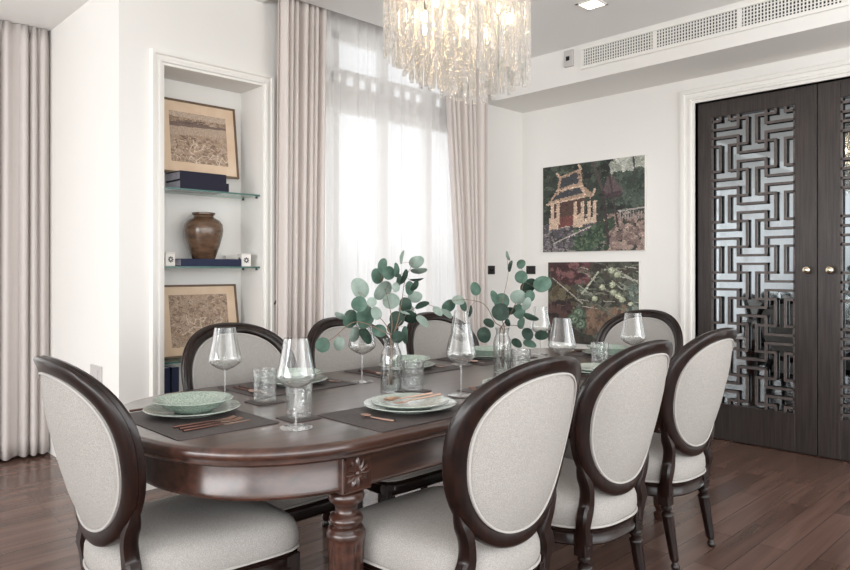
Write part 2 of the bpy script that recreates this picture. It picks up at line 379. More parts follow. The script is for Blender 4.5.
# ---------------------------------------------------------------- doors with lattice
def door(name, y0, y1, stile_hi, stile_lo, label, knob_y):
    """y1 > y0; door leaf on plane x = XD+.03 .. XD+.07"""
    o = MB()
    xa, xb = XD+.03, XD+.075
    ly1, ly0 = y1-stile_hi, y0+stile_lo; lz0, lz1 = .268, 2.38
    o.box(xa, xb, ly1, y1, 0.006, DZ-.004); o.box(xa, xb, y0, ly0, .006, DZ-.004)
    o.box(xa, xb, ly0, ly1, .006, lz0); o.box(xa, xb, ly0, ly1, lz1, DZ-.004)
    d = o.build(name, M['door'], smooth=False, bevel=.003); tag(d, label, kind='structure')
    MB().box(xb-.008, xb-.002, ly0-.005, ly1+.005, lz0-.005, lz1+.005).build('mirror_panel', M['mirror'], d, smooth=False)
    # lattice: tiling of interlocked I shapes
    U = (ly1-ly0)/9; V = .062; zc = 1.325; t = .0082
    ids = {}
    for i in range(-1, 5):
        for k in range(-8, 9):
            cx, cy = 1.5+3*i, 3*k
            if (i+k) % 2 == 0:
                cells = [(cx+dx, cy+dy) for dx in (-1, 0, 1) for dy in (-2, 2)]+[(cx, cy+dy) for dy in (-1, 0, 1)]
            else:
                cells = [(cx+dx, cy+dy) for dy in (-1, 0, 1) for dx in (-2, 2)]+[(cx+dx, cy) for dx in (-1, 0, 1)]
            for c_ in cells: ids[(round(c_[0]-.5), round(c_[1]))] = (i, k)
    lt = MB(); xl0, xl1 = xa+.004, xa+.020
    def Y(u): return ly1-u*U
    def Z(v): return zc-(v-.5)*V
    def clampz(a): return max(lz0, min(lz1, a))
    for cy in range(-20, 21):
        # runs of horizontal bars at the upper edge of the row
        run = None
        for cx in range(0, 10):
            on = cx < 9 and ids.get((cx, cy)) != ids.get((cx, cy-1))
            if on and run is None: run = cx
            if not on and run is not None:
                zz = Z(cy)
                if lz0 < zz < lz1: lt.box(xl0, xl1, Y(cx)-t*(cx < 9), Y(run)+t*(run > 0), max(lz0, zz-t), min(lz1, zz+t))
                run = None
    for cx in range(1, 9):
        run = None
        for cy in range(-21, 22):
            on = cy < 21 and ids.get((cx, cy)) != ids.get((cx-1, cy))
            if on and run is None: run = cy
            if not on and run is not None:
                a, b = clampz(Z(cy)-t), clampz(Z(run)+t)
                if b-a > .002: lt.box(xl0-.0003, xl1+.0003, Y(cx)-t, Y(cx)+t, a, b)
                run = None
    lt.box(xl0, xl1, ly0, ly0+.012, lz0, lz1); lt.box(xl0, xl1, ly1-.012, ly1, lz0, lz1)
    lt.build('lattice', M['lattice'], d, smooth=False)
    kb = MB().lathe([(.012, 0), (.012, .012), (.009, .016), (.009, .03), (.02, .038), (.026, .05), (.022, .06), (.010, .066), (.001, .067)], 24)
    k = kb.build('door_knob', M['brass'], d); k.rotation_euler = (0, -PI/2, 0); k.location = (xa, knob_y, 1.25); k['label'] = 'round polished pale brass knob'
    return d
door('door_1', 1.487, 2.30, .102, .135, 'dark wooden door leaf with mirrored lattice panel, nearest the paintings', 1.535)
door('door_2', .665, 1.482, .135, .102, 'dark wooden door leaf with lattice panel, cut by the right picture edge', 1.395)

# ---------------------------------------------------------------- vent, thermostat, downlight, switches, wall plate
vt = thing('air_vent', 'long white rectangular air grille in the bulkhead above the doors', 'air vent', (XS, 2.05, 2.86))
VL = .87
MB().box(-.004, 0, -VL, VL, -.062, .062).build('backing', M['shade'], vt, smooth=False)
fr = MB()
for a in ((-VL-.03, VL+.03, .06, .085), (-VL-.03, VL+.03, -.085, -.06)): fr.box(-.02, 0, a[0], a[1], a[2], a[3])
for a in (-VL-.03, VL, -.3, .28): fr.box(-.018, 0, a, a+.03, -.06, .06)
fr.build('frame', M['white'], vt, smooth=False, bevel=.003)
gr = MB(); y = -VL
while y < VL: gr.box(-.014, -.005, y, y+.008, -.06, .06); y += .0205
for k in range(5): gr.box(-.012, -.006, -VL, VL, -.044+k*.022-.003, -.044+k*.022+.003)
gr.build('grille', M['white'], vt, smooth=False)
th = thing('thermostat', 'small grey thermostat on the bulkhead left of the air grille', 'thermostat', (XS, 3.055, 2.885))
MB().box(-.02, 0, -.042, .042, -.065, .065).build('body', M['grey_plastic'], th, smooth=False, bevel=.006)
MB().box(-.023, -.019, -.012, .018, -.018, .015).build('screen', M['black_plastic'], th, smooth=False)
def P(px, py, z):
    d = 692*(1.25-z)/(py-270); r = (px-425)/692; return (d*(CC+SS*r), d*(SS-CC*r))
dlx, dly = 3.15, 2.05
d_ = 692*(ZC-1.25)/(270-4); r_ = (592-425)/692; dlx, dly = d_*(CC+SS*r_), d_*(SS-CC*r_)
dl = thing('downlight', 'square recessed warm downlight in the ceiling above the far table end', 'ceiling light', (dlx, dly, ZC))
f = MB(); a = .075
f.box(-a, a, -a, -a+.015, -.006, 0); f.box(-a, a, a-.015, a, -.006, 0); f.box(-a, -a+.015, -a, a, -.006, 0); f.box(a-.015, a, -a, a, -.006, 0)
f.build('frame', M['white'], dl, smooth=False)
MB().box(-a+.015, a-.015, -a+.015, a-.015, -.003, -.001).build('diffuser', M['led'], dl, smooth=False)
def switch(name, loc, rz, wd_, label):
    s = thing(name, label, 'light switch', loc, rz, None)
    MB().box(-wd_, wd_, -.009, 0, -.037, .037).build('plate', M['black_plastic'], s, smooth=False, bevel=.002)
    for q in (-.018, 0, .018): MB().box(q-.007, q+.007, -.012, -.009, -.008, .008).build('button', M['steel'], s, smooth=False)
switch('switch_plate', (4.625, YW, 1.25), 0, .05, 'black switch plate on the wall right of the window curtain')
switch('switch_plate', (XD, 3.83, 1.25), -PI/2, .05, 'black switch plate on the wall left of the paintings')
sp = thing('outlet_plate', 'grey metal wall plate low on the side wall behind the nearest left chair', 'outlet', (XC, 4.26, .635), -PI/2)
MB().box(-.085, .085, -.012, 0, -.055, .055).build('plate', M['grey_plastic'], sp, smooth=False, bevel=.003)
MB().box(-.05, .05, -.016, -.012, -.03, .03).build('cover', M['grey_plastic'], sp, smooth=False)

# ---------------------------------------------------------------- paintings (colours painted on the mesh)
def raster(W, H, base):
    img = np.zeros((H, W, 3)); img[:] = base; return img
def poly(img, pts, col):
    H, W = img.shape[:2]; yy, xx = np.mgrid[0:H, 0:W]; u = (xx+.5)/W; v = (yy+.5)/H
    ins = np.zeros((H, W), bool); n = len(pts)
    for i in range(n):
        x0, y0 = pts[i]; x1, y1 = pts[(i+1) % n]
        if y0 == y1: continue
        ins ^= ((y0 > v) != (y1 > v)) & (u < (x1-x0)*(v-y0)/(y1-y0)+x0)
    img[ins] = np.array(col)/255
def line(img, a, b, wd_, col):
    H, W = img.shape[:2]; yy, xx = np.mgrid[0:H, 0:W]; u = (xx+.5)/W; v = (yy+.5)/H
    dx, dy = b[0]-a[0], b[1]-a[1]; t = np.clip(((u-a[0])*dx+(v-a[1])*dy)/(dx*dx+dy*dy), 0, 1)
    m = (u-a[0]-t*dx)**2+(v-a[1]-t*dy)**2 < wd_**2; img[m] = np.array(col)/255
def ell(img, c, r, col):
    H, W = img.shape[:2]; yy, xx = np.mgrid[0:H, 0:W]; u = (xx+.5)/W; v = (yy+.5)/H
    img[((u-c[0])/r[0])**2+((v-c[1])/r[1])**2 < 1] = np.array(col)/255
def dabs(img, n, box, cols, r, rs):
    for _ in range(n):
        c = (rs.uniform(box[0], box[2]), rs.uniform(box[1], box[3])); q = rs.uniform(.5, 1.3)*r
        ell(img, c, (q*rs.uniform(.5, 1.5), q*rs.uniform(.5, 1.5)), cols[rs.randint(len(cols))])
def painterly(img, n, rs, r=.0075, sat=.75):
    H, W = img.shape[:2]; src = img.copy()
    for _ in range(n):
        c = (rs.uniform(0, 1), rs.uniform(0, 1)); sj = np.clip(np.array(c)+rs.normal(0, .005, 2), 0, .999); col = src[int(sj[1]*H), int(sj[0]*W)]*rs.uniform(.74, 1.26)+rs.uniform(-.02, .025)
        q = rs.uniform(.5, 1.1)*r; x0, x1 = int(max(0, (c[0]-.03)*W)), int((c[0]+.03)*W)+1; y0, y1 = int(max(0, (c[1]-.03)*H)), int((c[1]+.03)*H)+1
        sub = img[y0:y1, x0:x1]; yy, xx = np.mgrid[y0:y0+sub.shape[0], x0:x0+sub.shape[1]]
        sub[((xx/W-c[0])/(q*rs.uniform(.4, 1.6)))**2+((yy/H-c[1])/(q*rs.uniform(.4, 1.2)))**2 < 1] = np.clip(col, 0, 1)
    g = img.mean(axis=2, keepdims=True); img[:] = g+(img-g)*sat
def picture_mesh(name, img, m, parent, w_, h_, rs, jit=.04, dep=0):
    """local: x from -w/2..w/2 (left to right), z up, faces -y"""
    H, W = img.shape[:2]; img = np.clip(img*(1+rs.uniform(-jit, jit, (H, W, 1))), 0, 1)
    vs = [(-w_/2+w_*i/W, dep, h_/2-h_*j/H) for j in range(H+1) for i in range(W+1)]
    fs = [(j*(W+1)+i, (j+1)*(W+1)+i, (j+1)*(W+1)+i+1, j*(W+1)+i+1) for j in range(H) for i in range(W)]
    me = bpy.data.meshes.new(name); me.from_pydata(vs, [], fs)
    ca = me.color_attributes.new('paint', 'FLOAT_COLOR', 'CORNER')
    lin = np.where(img <= .04045, img/12.92, ((img+.055)/1.055)**2.4).reshape(-1, 3)
    a = np.ones((H*W*4, 4)); a[:, :3] = np.repeat(lin, 4, axis=0)
    ca.data.foreach_set('color', a.ravel().astype(np.float32)); me.materials.append(m)
    o = bpy.data.objects.new(name, me); LINK(o); o.parent = parent; return o
rs = np.random.RandomState(4)
im = raster(150, 116, np.array((52, 58, 50))/255)
dabs(im, 420, (0, 0, 1, .55), [(40, 50, 42), (62, 72, 58), (34, 38, 36), (78, 90, 74), (48, 62, 52)], .03, rs)
dabs(im, 90, (.72, 0, 1, .14), [(176, 178, 166), (190, 190, 178), (150, 154, 140)], .035, rs)
dabs(im, 90, (.72, .15, 1, .5), [(52, 66, 54), (78, 92, 78), (66, 82, 70)], .035, rs)
dabs(im, 240, (0, .68, .75, 1), [(92, 84, 92), (118, 108, 112), (78, 72, 78), (136, 124, 124)], .025, rs)
dabs(im, 240, (.6, .6, 1, 1), [(150, 124, 112), (132, 106, 98), (168, 142, 126), (112, 88, 84)], .025, rs)
poly(im, [(.28, .98), (.5, .72), (.72, .62), (.74, .72), (.62, .86), (.5, 1)], (56, 74, 54))
dabs(im, 130, (.34, .72, .66, .98), [(52, 78, 56), (40, 58, 44), (84, 104, 76)], .018, rs)
cr, go, rd = (208, 174, 146), (176, 142, 116), (122, 62, 56)
poly(im, [(.07, .74), (.52, .68), (.54, .62), (.07, .66)], (214, 186, 160))
poly(im, [(.08, .44), (.44, .40), (.44, .66), (.08, .68)], (86, 58, 50)); poly(im, [(.17, .6), (.32, .58), (.32, .7), (.17, .72)], rd)
for x_ in (.09, .15, .325, .40, .47, .52): poly(im, [(x_, .44), (x_+.032, .43), (x_+.032, .68), (x_, .69)], cr)
poly(im, [(.07, .6), (.17, .6), (.17, .73), (.07, .73)], cr); poly(im, [(.32, .58), (.42, .57), (.42, .72), (.32, .72)], cr)
poly(im, [(.04, .44), (.14, .31), (.4, .24), (.53, .36), (.53, .40), (.43, .38)], go); poly(im, [(.09, .40), (.17, .31), (.38, .26), (.42, .34)], (64, 66, 72))
poly(im, [(.15, .29), (.18, .13), (.4, .06), (.42, .25)], go); poly(im, [(.18, .27), (.20, .15), (.37, .09), (.38, .21)], (60, 64, 70))
line(im, (.18, .13), (.15, .09), .012, cr); line(im, (.4, .07), (.38, .02), .012, cr); line(im, (.43, .38), (.42, .3), .012, cr); line(im, (.52, .38), (.54, .3), .01, cr); line(im, (.04, .44), (.43, .385), .01, cr); line(im, (.15, .29), (.42, .26), .01, cr)
poly(im, [(.61, .38), (.66, .18), (.7, .17), (.8, .34), (.8, .38)], (98, 78, 80)); poly(im, [(.62, .37), (.8, .35), (.78, .42), (.64, .42)], (70, 52, 60))
for k in range(10): line(im, (.78+k*.024, .58), (.78+k*.024, .66), .005, (150, 140, 134))
line(im, (.76, .57), (1, .55), .008, (160, 150, 144))
line(im, (.52, 0), (.62, .35), .014, (84, 70, 66)); line(im, (.62, .35), (.67, .92), .014, (62, 50, 50)); line(im, (.68, .18), (.76, .74), .01, (66, 54, 54)); line(im, (.9, 0), (.92, .3), .008, (60, 60, 56))
line(im, (.12, .9), (.5, .72), .006, (190, 176, 170))
def painting(y0, y1, z0, z1, img, label):
    t = thing('canvas_painting', label, 'painting', (XD-.004, (y0+y1)/2, (z0+z1)/2), -PI/2, None)
    W_, H_ = y1-y0, z1-z0
    MB().box(-W_/2, W_/2, -.022, 0, -H_/2, H_/2).build('canvas', M['tin'], t, smooth=False)
    picture_mesh('painted_surface', img, M['paint'], t, W_-.002, H_-.002, rs, .1, -.0228)
painterly(im, 3600, rs)
painting(2.70, 3.68, 1.407, 2.16, im, 'unframed canvas painting of a small golden pavilion among trees, upper one')
im = raster(140, 110, np.array((70, 70, 58))/255)
dabs(im, 500, (0, 0, 1, 1), [(60, 64, 52), (84, 84, 70), (52, 46, 42), (96, 98, 84), (74, 62, 52)], .035, rs)
poly(im, [(0, 0), (.5, 0), (.42, .22), (.25, .3), (.05, .2)], (70, 40, 42)); dabs(im, 60, (.05, .02, .5, .25), [(104, 56, 58), (66, 34, 38), (128, 80, 80)], .03, rs)
dabs(im, 150, (.45, .55, .9, .85), [(120, 92, 70), (140, 108, 84), (98, 74, 60)], .035, rs)
dabs(im, 90, (.05, .3, .3, .6), [(88, 74, 52), (104, 92, 66), (46, 40, 36)], .04, rs)
dabs(im, 90, (.0, .5, .25, 1), [(44, 34, 34), (72, 44, 44), (92, 60, 54)], .04, rs)
for k in range(46):
    a = (rs.uniform(.3, 1), rs.uniform(0, .6)); an = rs.uniform(-.9, .2); l_ = rs.uniform(.08, .26)
    line(im, a, (a[0]+l_*math.cos(an), a[1]-l_*math.sin(an)*.9), .006, [(150, 152, 132), (118, 124, 106), (168, 166, 150), (96, 108, 90)][k % 4])
line(im, (.06, .2), (.4, .5), .006, (176, 168, 150)); line(im, (.4, .38), (.58, .12), .01, (170, 172, 150))
for c_ in ((.72, .1), (.78, .15), (.73, .27), (.74, .36), (.79, .4), (.83, .44), (.92, .5), (.62, .3), (.54, .44)):
    ell(im, c_, (.032, .036), (166, 174, 136)); ell(im, (c_[0]-.008, c_[1]-.01), (.016, .018), (206, 208, 178))
for c_ in ((.36, .62), (.38, .75), (.3, .7)):
    for r__, cc_ in ((.07, (70, 92, 72)), (.05, (112, 136, 110)), (.03, (78, 100, 78)), (.015, (150, 168, 140))): ell(im, c_, (r__, r__), cc_)
dabs(im, 80, (.85, .3, 1, 1), [(96, 112, 100), (70, 88, 78), (130, 140, 126)], .03, rs)
painterly(im, 3400, rs)
painting(2.75, 3.625, .62, 1.318, im, 'unframed canvas painting of fruit and tangled leaves, lower one')

# framed prints in the niche
def etching(seed, horizon):
    r2 = np.random.RandomState(seed); im = raster(96, 84, np.array((170, 148, 128))/255)
    dabs(im, 300, (0, 0, 1, 1), [(164, 140, 120), (150, 128, 110), (178, 156, 138), (140, 118, 102)], .03, r2)
    if horizon:
        poly(im, [(0, 0), (1, 0), (1, .12), (0, .1)], (184, 164, 146)); poly(im, [(0, .22), (.3, .16), (.6, .22), (1, .2), (1, .27), (0, .3)], (120, 102, 94))
        poly(im, [(0, .3), (1, .25), (1, .4), (0, .48)], (176, 156, 138))
        for k in range(16): line(im, (r2.uniform(0, .8), .14), (r2.uniform(0, .8), .24), .004, (104, 88, 80))
    for k in range(150):
        a = (r2.uniform(0, 1), r2.uniform(.45 if horizon else 0, 1)); an = r2.uniform(0, PI); l_ = r2.uniform(.02, .12)
        line(im, a, (a[0]+l_*math.cos(an), a[1]+l_*math.sin(an)), .0035, [(98, 80, 70), (118, 100, 88), (206, 186, 166)][k % 3])
    for k in range(3):
        a = np.array((r2.uniform(.5, .9), r2.uniform(.5, .9)))
        for _ in range(12):
            b = a+r2.uniform(-.12, .12, 2); line(im, a, b, .007, (208, 190, 170)); a = b
    return im
def framed(name, cx, z0, w_, h_, img, label, y0, lean, iw, ih, tilt=0):
    t = thing(name, label, 'picture', (cx, y0, z0)); t.rotation_euler = (-lean, tilt, 0)
    f = MB(); b = .012
    f.box(-w_/2, w_/2, -.012, .006, 0, b); f.box(-w_/2, w_/2, -.012, .006, h_-b, h_); f.box(-w_/2, -w_/2+b, -.012, .006, b, h_-b); f.box(w_/2-b, w_/2, -.012, .006, b, h_-b)
    f.build('frame', M['frame'], t, smooth=False)
    MB().box(-w_/2+b, w_/2-b, -.004, .004, b, h_-b).build('mount', M['mount'], t, smooth=False)
    p = picture_mesh('print', img, M['print'], t, iw, ih, rs, .12, -.0045); p.location = (0, 0, h_/2)
framed('framed_print', 2.03, 1.8435, .52, .47, etching(5, True), 'framed old etching of a landscape standing on the navy books, upper shelf', 4.10, .13, .38, .32)
framed('framed_print', 2.035, .712, .53, .45, etching(8, False), 'framed old map print leaning at the bottom of the niche', 4.09, .17, .39, .325)

# glass shelves
def shelf(z, label):
    s = thing('glass_shelf', label, 'shelf', ((NX0+NX1)/2, 0, z)); hw = (NX1-NX0)/2
    MB().box(-hw+.004, hw-.004, YW+.022, NY-.003, -.005, .005).build('pane', M['shelf_glass'], s, smooth=False)
    MB().box(-hw+.004, hw-.004, YW+.02, YW+.022, -.005, .005).build('edge', M['shelf_edge'], s, smooth=False)
    for x_ in (-hw+.012, hw-.012):
        for y_ in (YW+.05, NY-.05):
            k = MB().lathe([(.007, -.018), (.007, -.005)], 12, (x_, y_, 0)).build('shelf_pin', M['black_plastic'], s)
shelf(1.731, 'upper glass shelf in the niche carrying the dark books and etching')
shelf(1.267, 'middle glass shelf in the niche carrying the brown jar')
shelf(.705, 'lower glass shelf in the niche under the map print')
def book(cx, y0, z0, w_, d_, h_, m, label, rz=0, name='book'):
    b = thing(name, label, 'book', (cx, y0, z0), rz)
    MB().box(-w_/2, w_/2, 0, d_, 0, .004).box(-w_/2, w_/2, 0, d_, h_-.004, h_).box(-w_/2, w_/2, 0, .005, .004, h_-.004).build('cover', m, b, smooth=False)
    MB().box(-w_/2+.005, w_/2-.004, .005, d_-.005, .004, h_-.004).build('pages', M['paper'], b, smooth=False)
book(1.985, 3.955, 1.736, .315, .2, .053, M['navy'], 'thick dark navy book lying at the bottom of the pair on the upper shelf')
book(1.975, 3.955, 1.789, .30, .2, .053, M['navy'], 'dark navy book lying on top of the other on the upper shelf')
book(2.031, 3.955, 1.272, .396, .185, .046, M['navy_blue'], 'flat blue cloth-bound book under the brown jar on the middle shelf')
for i, x_ in enumerate((1.735, 1.79)):
    b = thing('book', ('dark navy book standing nearest the left edge at the bottom of the niche', 'dark navy book standing second from the left edge at the bottom of the niche')[i], 'book', (x_, 3.99, NZ0))
    MB().box(0, .045, 0, .16, 0, .22).build('cover', M['navy_blue'], b, smooth=False); MB().box(.004, .041, .003, .161, .003, .222).build('pages', M['paper'], b, smooth=False)
# brown jar
jr = MB().lathe([(.066, 0), (.070, .004), (.094, .07), (.113, .14), (.119, .18), (.115, .215), (.098, .24), (.072, .255), (.062, .262), (.060, .270), (.070, .278), (.071, .288), (.06, .291), (.052, .28), (.055, .24), (.04, .1), (.001, .05)], 48)
tag(jr.build('stoneware_jar', M['jar'], loc=(2.03, 4.067, 1.3185)), 'round brown glazed stoneware jar standing on the blue book', 'jar')
def tin(x_, y_, label, rz):
    t = thing('patterned_box', label, 'box', (x_, y_, 1.2725), rz)
    MB().box(-.032, .032, -.032, .032, 0, .075).build('body', M['tin'], t, smooth=False, bevel=.004)
    MB().box(-.034, .034, -.034, .034, .075, .083).build('lid', M['tin'], t, smooth=False, bevel=.003)
    for fx, fy, ax in ((0, -.0325, 0), (.0325, 0, 1), (-.0325, 0, 1)):
        s = MB()
        for k in range(8):
            a = PI*k/4; c_, s_ = math.cos(a), math.sin(a)
            p = [(.006*c_-.003*s_, .006*s_+.003*c_), (.018*c_-.004*s_, .018*s_+.004*c_), (.018*c_+.004*s_, .018*s_-.004*c_), (.006*c_+.003*s_, .006*s_-.003*c_)]
            q = [(u, fy-.0004, v+.04) if not ax else (fx+(.0004 if fx > 0 else -.0004), u, v+.04) for u, v in p]
            q2 = [(a_[0], a_[1]+.0006, a_[2]) if not ax else (a_[0]-(.0006 if fx > 0 else -.0006), a_[1], a_[2]) for a_ in q]
            s.rings([q, q2])
        s.build('star_motif', M['ink'], t, smooth=False)
tin(1.768, 4.0, 'white patterned box left of the brown jar on the middle shelf', .2)
tin(2.275, 4.0, 'white patterned box right of the brown jar on the middle shelf', -.1)
tag(MB().box(-.02, .02, -.02, .02, 0, .07).build('patterned_box', M['tin'], smooth=False, bevel=.003, loc=(2.245, 4.165, 1.2725)), 'narrow white box behind the blue book, between jar and patterned box', 'box')

# ---------------------------------------------------------------- dining table
TX, TY, TL, TW, TZ = 2.285, 2.14, 1.48, .58, .76
def outline(inset, z, n=22, tip=.54, ex=2.3):
    a = tip-inset*.98; b = TW-inset; pts = []
    xc = TL-tip
    for sgn, (t0, t1) in ((1, (-PI/2, PI/2)), (-1, (PI/2, 3*PI/2))):
        for k in range(n+1):
            t = t0+(t1-t0)*k/n; c_, s_ = math.cos(t), math.sin(t)
            x_ = math.copysign(abs(c_)**(2/ex), c_)*a; y_ = math.copysign(abs(s_)**(2/ex), s_)*b
            pts.append((sgn*xc + (x_ if True else 0), y_, z))
    return pts
tb = thing('dining_table', 'long dark mahogany dining table with rounded ends and turned legs', 'table', (TX, TY, 0))
top = MB(); top.rings([outline(.03, .705), outline(.012, .708), outline(.006, .715), outline(.012, .722), outline(.004, .727), outline(0, .735), outline(0, .745), outline(.004, .753), outline(.012, .758), outline(.02, TZ), outline(.3, TZ)])
top.build('tabletop', M['table'], tb)
ap = MB(); ap.rings([outline(.075, .600), outline(.070, .598), outline(.06, .600), outline(.057, .607), outline(.062, .614), outline(.062, .7045), outline(.085, .7045), outline(.085, .6)], False, False)
ap.build('apron', M['table'], tb)
LX, LY = .995, .475
def flute(n, i0, i1, dep):
    return lambda i, a: 1-(dep*max(0, math.cos(n*a))**.7 if i0 <= i <= i1 else 0)
for sx_ in (-1, 1):
    for sy_ in (-1, 1):
        pl = [(.030, 0), (.036, .012), (.036, .03), (.026, .04), (.03, .055), (.034, .06), (.036, .07), (.056, .43), (.057, .445), (.059, .452), (.059, .462), (.055, .470), (.05, .478), (.04, .485), (.050, .494), (.052, .503), (.046, .513), (.036, .522), (.034, .535), (.038, .545), (.050, .556), (.056, .570), (.052, .583), (.042, .59), (.042, .6)]
        pl = pl[:8]+[(q.x, q.z) for q in curve([(a_, 0, b_) for a_, b_ in pl[8:]], 4)]
        lg = MB().lathe(pl, 64, (sx_*LX, sy_*LY, 0), flute(12, 6, 7, .09))
        leg = lg.build('leg', M['table'], tb)
        h = .055; bk = MB().box(sx_*LX-h, sx_*LX+h, sy_*LY-h+.0, sy_*LY+h, .592, .704)
        blk = bk.build('leg_block', M['table'], leg, smooth=False, bevel=.004)
        ro = MB(); yy_ = sy_*(LY+h); zc_ = .648
        for b_ in ((-.05, .05, .046, .05), (-.05, .05, -.05, -.046), (-.05, -.046, -.05, .05), (.046, .05, -.05, .05)):
            ro.box(sx_*LX+b_[0], sx_*LX+b_[1], yy_-.004, yy_+.004, zc_+b_[2], zc_+b_[3])
        for k in range(12):
            a = 2*PI*k/12; L_ = .036 if k % 3 else .043; ring = []
            pa = []
            for q in range(9):
                t = q/8; w_ = .0075*math.sin(PI*min(1, t*.9+.1))**.7; pa.append((.008+L_*t, w_, .006*math.sin(PI*t)))
            rr_ = []
            for (r1, w_, hh) in pa:
                c_, s_ = math.cos(a), math.sin(a)
                rr_.append([(sx_*LX+r1*c_-v*s_, yy_+sy_*g, zc_+r1*s_+v*c_) for v, g in ((-w_, 0), (-w_*.5, hh), (0, hh*.5), (w_*.5, hh), (w_, 0), (0, -.001))])
            ro.rings(rr_)
        bs = []
        for q in range(6):
            r1 = .010*math.cos(q/5*PI/2)+.0005; bs.append([(sx_*LX+r1*math.cos(a), yy_+sy_*(.010*math.sin(q/5*PI/2)), zc_+r1*math.sin(a)) for a in [2*PI*k/14 for k in range(14)]])
        ro.rings(bs)
        ro.build('rosette', M['table'], leg)

